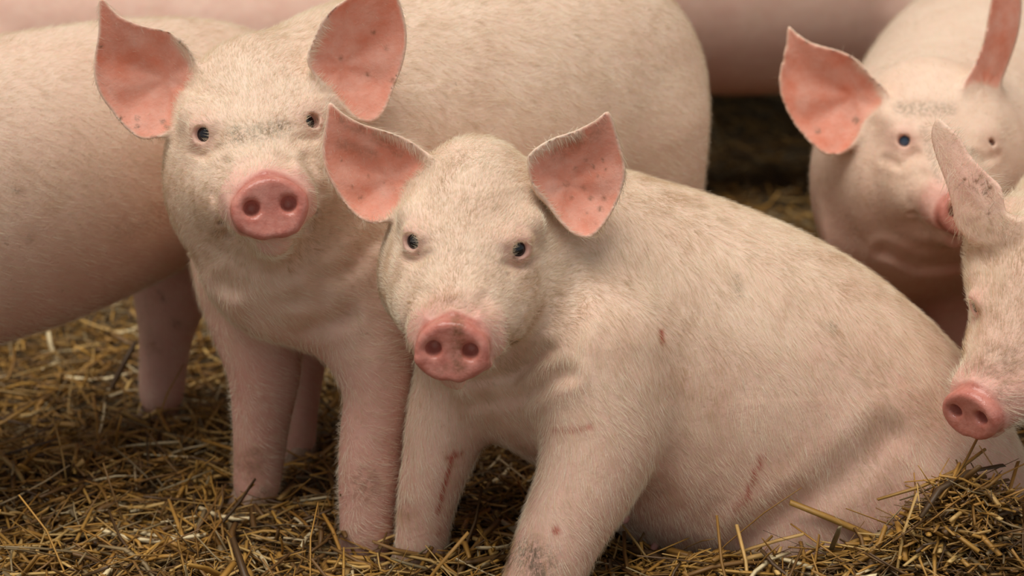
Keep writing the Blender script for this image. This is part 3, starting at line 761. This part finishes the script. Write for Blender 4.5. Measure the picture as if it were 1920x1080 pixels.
# ------------------------------------------------------------------ pigs at the back of the pen, in the shade of the added roof
def far_trunk(x0, y0, ang, size=1.0):
    c, s_ = math.cos(ang), math.sin(ang)
    def at(t, lat, z): return np.array([x0+(c*t-s_*lat)*size, y0+(s_*t+c*lat)*size, z*size])
    def fn(P):
        d = loft(P, [(at(t, 0, z), a*size, b*size) for t, z, a, b in ((-.52, .50, .09, .11), (-.45, .50, .14, .16), (-.28, .49, .17, .20), (0, .48, .18, .21), (.25, .48, .17, .195), (.40, .49, .13, .16), (.52, .50, .10, .12))])
        d = smin(d, loft(P, [(at(.48, 0, .51), .10*size, .12*size), (at(.62, 0, .50), .095*size, .105*size), (at(.75, 0, .45), .06*size, .06*size), (at(.84, 0, .42), .045*size, .04*size)]), f32(.05))
        for t, lat in ((.24, .10), (.30, -.10)):
            d = smin(d, chain(P, [(at(t, lat, .40), .09*size), (at(t, lat, .28), .06*size), (at(t+.01, lat, .13), .038*size), (at(t, lat, -.01), .036*size)]), f32(.04))
        for t, lat in ((-.40, .10), (-.34, -.10)):
            d = smin(d, chain(P, [(at(t, lat, .44), .125*size), (at(t+.02, lat, .30), .08*size), (at(t-.05, lat, .17), .042*size), (at(t-.02, lat, -.01), .036*size)]), f32(.04))
        for lat in (-.09, .09):
            d = smin(d, ell(P, at(.57, lat, .60), (.045*size, .045*size, .075*size)), f32(.02))
        return d
    return fn
for lab, x0, y0, ang, size in (('dim pig standing side on in the shade, its belly above dark straw', .60, 4.85, math.pi+.05, 1.08),
                               ('dim pig standing behind the pig with the raised wet snout', -.75, 4.0, .04, 1.0)):
    Pig(lab, far_trunk(x0, y0, ang, size), hc=.014, pink=lambda V: .55+.4*up_pink(V, .25, .5), lo=(x0-1.0, y0-.35, -.06), hi=(x0+1.0, y0+.35, .80))

for pig, feet, hd in ((PIGS[0], [(W(985, 1190, 2.14)), W(787, 1055, 2.335)], (-.9, -.4)), (PIGS[1], [W(480, 945, 2.57), W(680, 1050, 2.375), W(1225, 740, 2.84), W(1170, 740, 3.02)], (-.7, -.7)),
                      (PIGS[2], [W(302, 775, 2.98), W(556, 860, 2.76)], (-.66, -.75)), (PIGS[3], [W(1640, 745, 3.05), W(1800, 745, 3.05)], (0, -1))):
    for p in feet: hoof(pig, p, hd, .030)

TEAT = simple('teat_skin', (.70, .33, .27), .5)
def surface_at(pig, px, py):            # where the sight line of a photo pixel meets the pig
    d = ray(px, py); d = d/np.linalg.norm(d); t_ = np.linspace(1.6, 3.4, 1800); L_ = (C0+d*t_[:, None]).astype(f32)
    v = feval(pig.f, L_); k = np.nonzero(v < 0)[0]
    return L_[k[0]] if len(k) else None
for pig, spots in ((PIGS[0], ((1176, 968), (1230, 1020))), (PIGS[2], ((100, 626), (70, 632)))):
    for px, py in spots:
        p = surface_at(pig, px, py)
        if p is None: continue
        g_, _ = grad(pig.f, np.array([p], f32)); n_ = g_[0]/np.linalg.norm(g_[0])
        o = ball(pig.base, p+n_*.003-pig.off, .0065, TEAT); o.name = 'teat'; o.data.name = 'teat'
        o.rotation_euler = Vector(n_.tolist()).to_track_quat('Z', 'Y').to_euler(); o.scale = (.8, .8, 1.4)
# ------------------------------------------------------------------ ground
def noise2(x, y, s, seed):
    r = np.random.default_rng(seed); v = 0
    for i in range(6):
        a = r.uniform(0, 6.28); k = s*r.uniform(.6, 1.8); v = v+np.sin((x*math.cos(a)+y*math.sin(a))*k+r.uniform(0, 6.28))
    return v/6
def ground_z(x, y):
    z = .014*noise2(x, y, 9, 1)+.008*noise2(x, y, 26, 2)+.004
    z = z+.100*np.exp(-(((x-.57)/.085)**2+((y-2.24)/.07)**2))     # straw heaped against the sitting pig's rump
    z = z+.050*np.exp(-((y-2.19)/.10)**2)/(1+np.exp(-(x-.16)/.03))
    return z
m_fl, nt, b = mat('trodden_straw_floor'); t = NT(nt)
co = t.n('ShaderNodeTexCoord').outputs['Object']
t.l(t.ramp(t.noise(40, 6, .7, co), [(.3, (.045, .028, .012)), (.55, (.16, .10, .04)), (.75, (.30, .19, .07))]), b.inputs['Base Color']); b.inputs['Roughness'].default_value = .9
t.l(t.bump(t.noise(70, 5, .7, co), .8, .02), b.inputs['Normal'])
gx = np.linspace(-3.2, 3.2, 161); gy = np.linspace(.9, 8.6, 193)
X, Y = np.meshgrid(gx, gy, indexing='ij'); Z = ground_z(X, Y)-.012
idx = np.arange(X.size).reshape(X.shape)
fl = mesh_obj('floor', np.stack([X, Y, Z], -1).reshape(-1, 3), np.stack([idx[:-1, :-1], idx[1:, :-1], idx[1:, 1:], idx[:-1, 1:]], -1).reshape(-1, 4), m_fl)
fl['kind'] = 'structure'; fl['label'] = 'trodden earth and straw floor of the pen'

# ------------------------------------------------------------------ barn: walls, and an unseen roof added to darken the rear of the pen
m_wall, nt, b = mat('old_render'); t = NT(nt)
co = t.n('ShaderNodeTexCoord').outputs['Object']
t.l(t.ramp(t.noise(3, 6, .65, co), [(.3, (.16, .14, .12)), (.7, (.30, .27, .23))]), b.inputs['Base Color']); b.inputs['Roughness'].default_value = .9
m_roof, nt, b = mat('weathered_sheet'); t = NT(nt)
t.l(t.ramp(t.noise(2, 6, .6), [(.3, (.18, .15, .13)), (.7, (.30, .25, .21))]), b.inputs['Base Color']); b.inputs['Roughness'].default_value = .7
def box(name, lo, hi, m):
    x0, y0, z0 = lo; x1, y1, z1 = hi
    V = [(x0, y0, z0), (x1, y0, z0), (x1, y1, z0), (x0, y1, z0), (x0, y0, z1), (x1, y0, z1), (x1, y1, z1), (x0, y1, z1)]
    return mesh_obj(name, V, [(0, 3, 2, 1), (4, 5, 6, 7), (0, 1, 5, 4), (1, 2, 6, 5), (2, 3, 7, 6), (3, 0, 4, 7)], m, smooth=False)
w = box('wall_back', (-3.2, 8.4, -.1), (3.2, 8.6, 2.7), m_wall); w['kind'] = 'structure'; w['label'] = 'dim rendered wall behind the pen'
for side, x0 in (('left', -3.4), ('right', 3.2)):
    w = box('wall_'+side, (x0, 3.0, -.1), (x0+.2, 8.6, 2.7), m_wall); w['kind'] = 'structure'; w['label'] = 'dim rendered side wall of the pen'
n = 240; xs = np.linspace(-3.2, 3.2, n); zz = .018*np.sin(xs*2*math.pi/.10)
V = np.concatenate([np.stack([xs, np.full(n, y), z+zz+dz], 1) for y, z, dz in ((4.4, 2.35, 0), (8.6, 2.75, 0), (4.4, 2.35, .012), (8.6, 2.75, .012))])
i = np.arange(n-1); F = np.concatenate([np.stack([i+a, i+b_, i+1+b_, i+1+a], 1) for a, b_ in ((0, n), (2*n, 3*n))])
r = mesh_obj('shade_roof', V, F, m_roof); r['kind'] = 'structure'; r['label'] = 'unseen corrugated roof sheet added to shade the rear of the pen'

# ------------------------------------------------------------------ straw
STRAW, nt, b = mat('straw'); t = NT(nt)
ca = t.n('ShaderNodeAttribute', attribute_name='straw').outputs['Color']
co = t.n('ShaderNodeTexCoord').outputs['Object']
t.l(t.mix(t.math('MULTIPLY', t.noise(160, 3, .6, co), .45), ca, (.12, .065, .02)), b.inputs['Base Color'])
b.inputs['Roughness'].default_value = .5; b.inputs['Specular IOR Level'].default_value = .35
PAL = np.array([(.52, .28, .058), (.66, .42, .14), (.40, .20, .036), (.20, .10, .027), (.32, .24, .12), (.085, .045, .018), (.82, .66, .38)])
def stalks(n, x, y, z, ln, wd, yaw, tilt, r, prob, damp=0):
    """n bent, flattened straws -> vertices, quads, colours"""
    d = np.stack([np.cos(yaw)*np.cos(tilt), np.sin(yaw)*np.cos(tilt), np.sin(tilt)], 1)
    s_ = np.stack([-np.sin(yaw), np.cos(yaw), 0*yaw], 1); rl = r.uniform(-.9, .9, n)[:, None]
    u_ = np.cross(d, s_); a, b_ = s_*np.cos(rl)+u_*np.sin(rl), u_*np.cos(rl)-s_*np.sin(rl)
    bend = r.normal(size=(n, 1))*.13; rings = []
    c = np.stack([x, y, z], 1)
    for i, t_ in enumerate((-.5, -.17, .17, .5)):
        p = c+d*(ln*t_)[:, None]+(a*bend+b_*bend*.6)*(ln*(t_*t_-.1))[:, None]*2
        w_ = (wd*(1-.35*(abs(t_) > .4)*r.random(n)))[:, None]
        rings += [p+a*w_*.5, p+b_*w_*.22, p-a*w_*.5, p-b_*w_*.22]
    V = np.stack(rings, 1); q = []
    for i in range(3):
        for j in range(4): k = (j+1) % 4; q.append((i*4+j, i*4+k, i*4+4+k, i*4+4+j))
    q += [(0, 3, 2, 1), (12, 13, 14, 15)]
    F = (np.array(q)[None]+16*np.arange(n)[:, None, None]).reshape(-1, 4)
    col = PAL[r.choice(len(PAL), n, p=prob)]*r.uniform(.7, 1.25, (n, 1))
    wet = np.clip(.5+1.1*noise2(x, y, 14, 5), 0, 1)[:, None]*damp
    col = col*(1-wet*np.array([.38, .46, .50]))            # damp, trodden patches are browner
    return V, F, np.repeat(col, 16, 0)
r = np.random.default_rng(21)
n0 = 52000
Yv = 1/r.uniform(1/7.2, 1/1.95, n0); Xv = r.uniform(-1, 1, n0)*(.30*Yv+.22)
more = 2600; Yv = np.concatenate([Yv, r.normal(2.22, .06, more)]); Xv = np.concatenate([Xv, r.normal(.56, .09, more)]); n = n0+more
ln = np.clip(r.lognormal(-3.0, .6, n), .012, .18); wd = np.clip(r.lognormal(-5.55, .55, n), .0012, .011)
yaw = r.uniform(0, 6.28, n); tilt = r.normal(0, .24, n); st = r.random(n) < .06; tilt = np.where(st, r.uniform(.3, 1.1, n), tilt)
zv = ground_z(Xv, Yv)+r.uniform(-.018, .026, n)+np.abs(np.sin(tilt))*ln*.30
# keep the straws out of the animals
mid = np.stack([Xv, Yv, zv], 1); dv = np.stack([np.cos(yaw)*np.cos(tilt), np.sin(yaw)*np.cos(tilt), np.sin(tilt)], 1)*ln[:, None]*.5
ok = np.ones(n, bool)
for pg in PIGS:
    for e in (mid, mid+dv, mid-dv):
        near = np.all((e > pg.lo) & (e < pg.hi), axis=1) & ok
        if near.any():
            q = np.nonzero(near)[0]; ok[q[feval(pg.f, e[q].astype(f32)) < .001]] = False
Xv, Yv, zv, ln, wd, yaw, tilt = (a[ok] for a in (Xv, Yv, zv, ln, wd, yaw, tilt))
V, F, colr = stalks(len(Xv), Xv, Yv, zv, ln, wd, yaw, tilt, r, (.22, .11, .24, .21, .09, .11, .02), .8)
so = mesh_obj('straw_bedding', V.reshape(-1, 3), F, STRAW); attr(so, 'straw', colr)
so['kind'] = 'stuff'; so['label'] = 'deep golden brown straw bedding trodden by the pigs'; so['category'] = 'straw'
# broad loose straws on top, each a thing of its own
protos = []
for i in range(14):
    L0 = r.uniform(.05, .13); Vp, Fp, Cp = stalks(1, np.zeros(1), np.zeros(1), np.zeros(1), np.array([L0]), np.array([r.uniform(.0045, .0085)]), np.zeros(1), np.zeros(1), r, (.3, .35, .1, 0, .05, 0, .2))
    o = mesh_obj('straw_stalk', Vp.reshape(-1, 3), Fp, STRAW); attr(o, 'straw', Cp); lum = float(Cp[0].mean()); protos.append((o, L0)); o['label'] = 'pale' if lum > .45 else 'golden' if lum > .30 else 'brown'; o['group'] = 'long' if L0 > .10 else 'short' if L0 < .07 else 'middling'
used = set(); made = 0; tone = [(o['label'], o['group']) for o, _ in protos]
nc = 900
Yc = 1/r.uniform(1/3.4, 1/2.0, nc); Xc = r.uniform(-1, 1, nc)*(.27*Yc+.03); yc_ = r.uniform(0, 6.28, nc); tc_ = r.normal(0, .10, nc); kc = r.integers(len(protos), size=nc)
Lc = np.array([protos[k][1] for k in kc]); Zc = ground_z(Xc, Yc)+.022+np.abs(np.sin(tc_))*Lc*.4
cen = np.stack([Xc, Yc, Zc], 1); dirc = np.stack([np.cos(yc_), np.sin(yc_), np.sin(tc_)], 1)*Lc[:, None]
PX, PY, _ = proj(cen.astype(f32)); good = (PX > -10) & (PX < 1930) & (PY > 0) & (PY < 1085)
ts = np.linspace(.55, .985, 50)
for pg in PIGS[:5]:                      # clear of the animals and in open view
    for sh_ in (-.5, 0, .5): good &= feval(pg.f, (cen+dirc*sh_).astype(f32)) > .003
    line = (C0+(cen-C0)[:, None, :]*ts[None, :, None]).reshape(-1, 3); hit = np.zeros(len(line), bool)
    near = np.all((line > pg.lo) & (line < pg.hi), axis=1); hit[near] = feval(pg.f, line[near].astype(f32)) < 0
    good &= ~hit.reshape(nc, -1).any(1)
for i in np.nonzero(good)[0]:
    X_, Y_, Z_, yw, tl, k = float(Xc[i]), float(Yc[i]), float(Zc[i]), float(yc_[i]), float(tc_[i]), int(kc[i])
    o, L0 = protos[k]; px_, py_ = PX[i:i+1], PY[i:i+1]
    if k in used: o = o.copy(); COL.objects.link(o)
    used.add(k)
    look, size = tone[k]
    place = ('beside the forelegs of the sitting pig' if px_[0] > 745 and py_[0] > 780 and px_[0] < 1180 else 'along the belly and rump of the sitting pig' if px_[0] >= 1180 and py_[0] > 900 else
             'behind the back of the sitting pig' if px_[0] > 1180 else 'under the belly of the pig seen from its flank' if py_[0] < 800 and px_[0] < 420 else
             'between the legs of the standing pig' if py_[0] < 960 and px_[0] > 420 else 'on open bedding beside the standing pig')
    o.location = (X_, Y_, Z_); o.rotation_euler = (r.uniform(-.5, .5), -tl, yw)
    o['label'] = f'{size} {look} loose straw stalk lying {place}'; o['category'] = 'straw'; o['group'] = 'loose broad straws on the bedding'
    made += 1
    if made >= 150: break
for k, (o, _) in enumerate(protos):
    if k not in used: bpy.data.objects.remove(o)
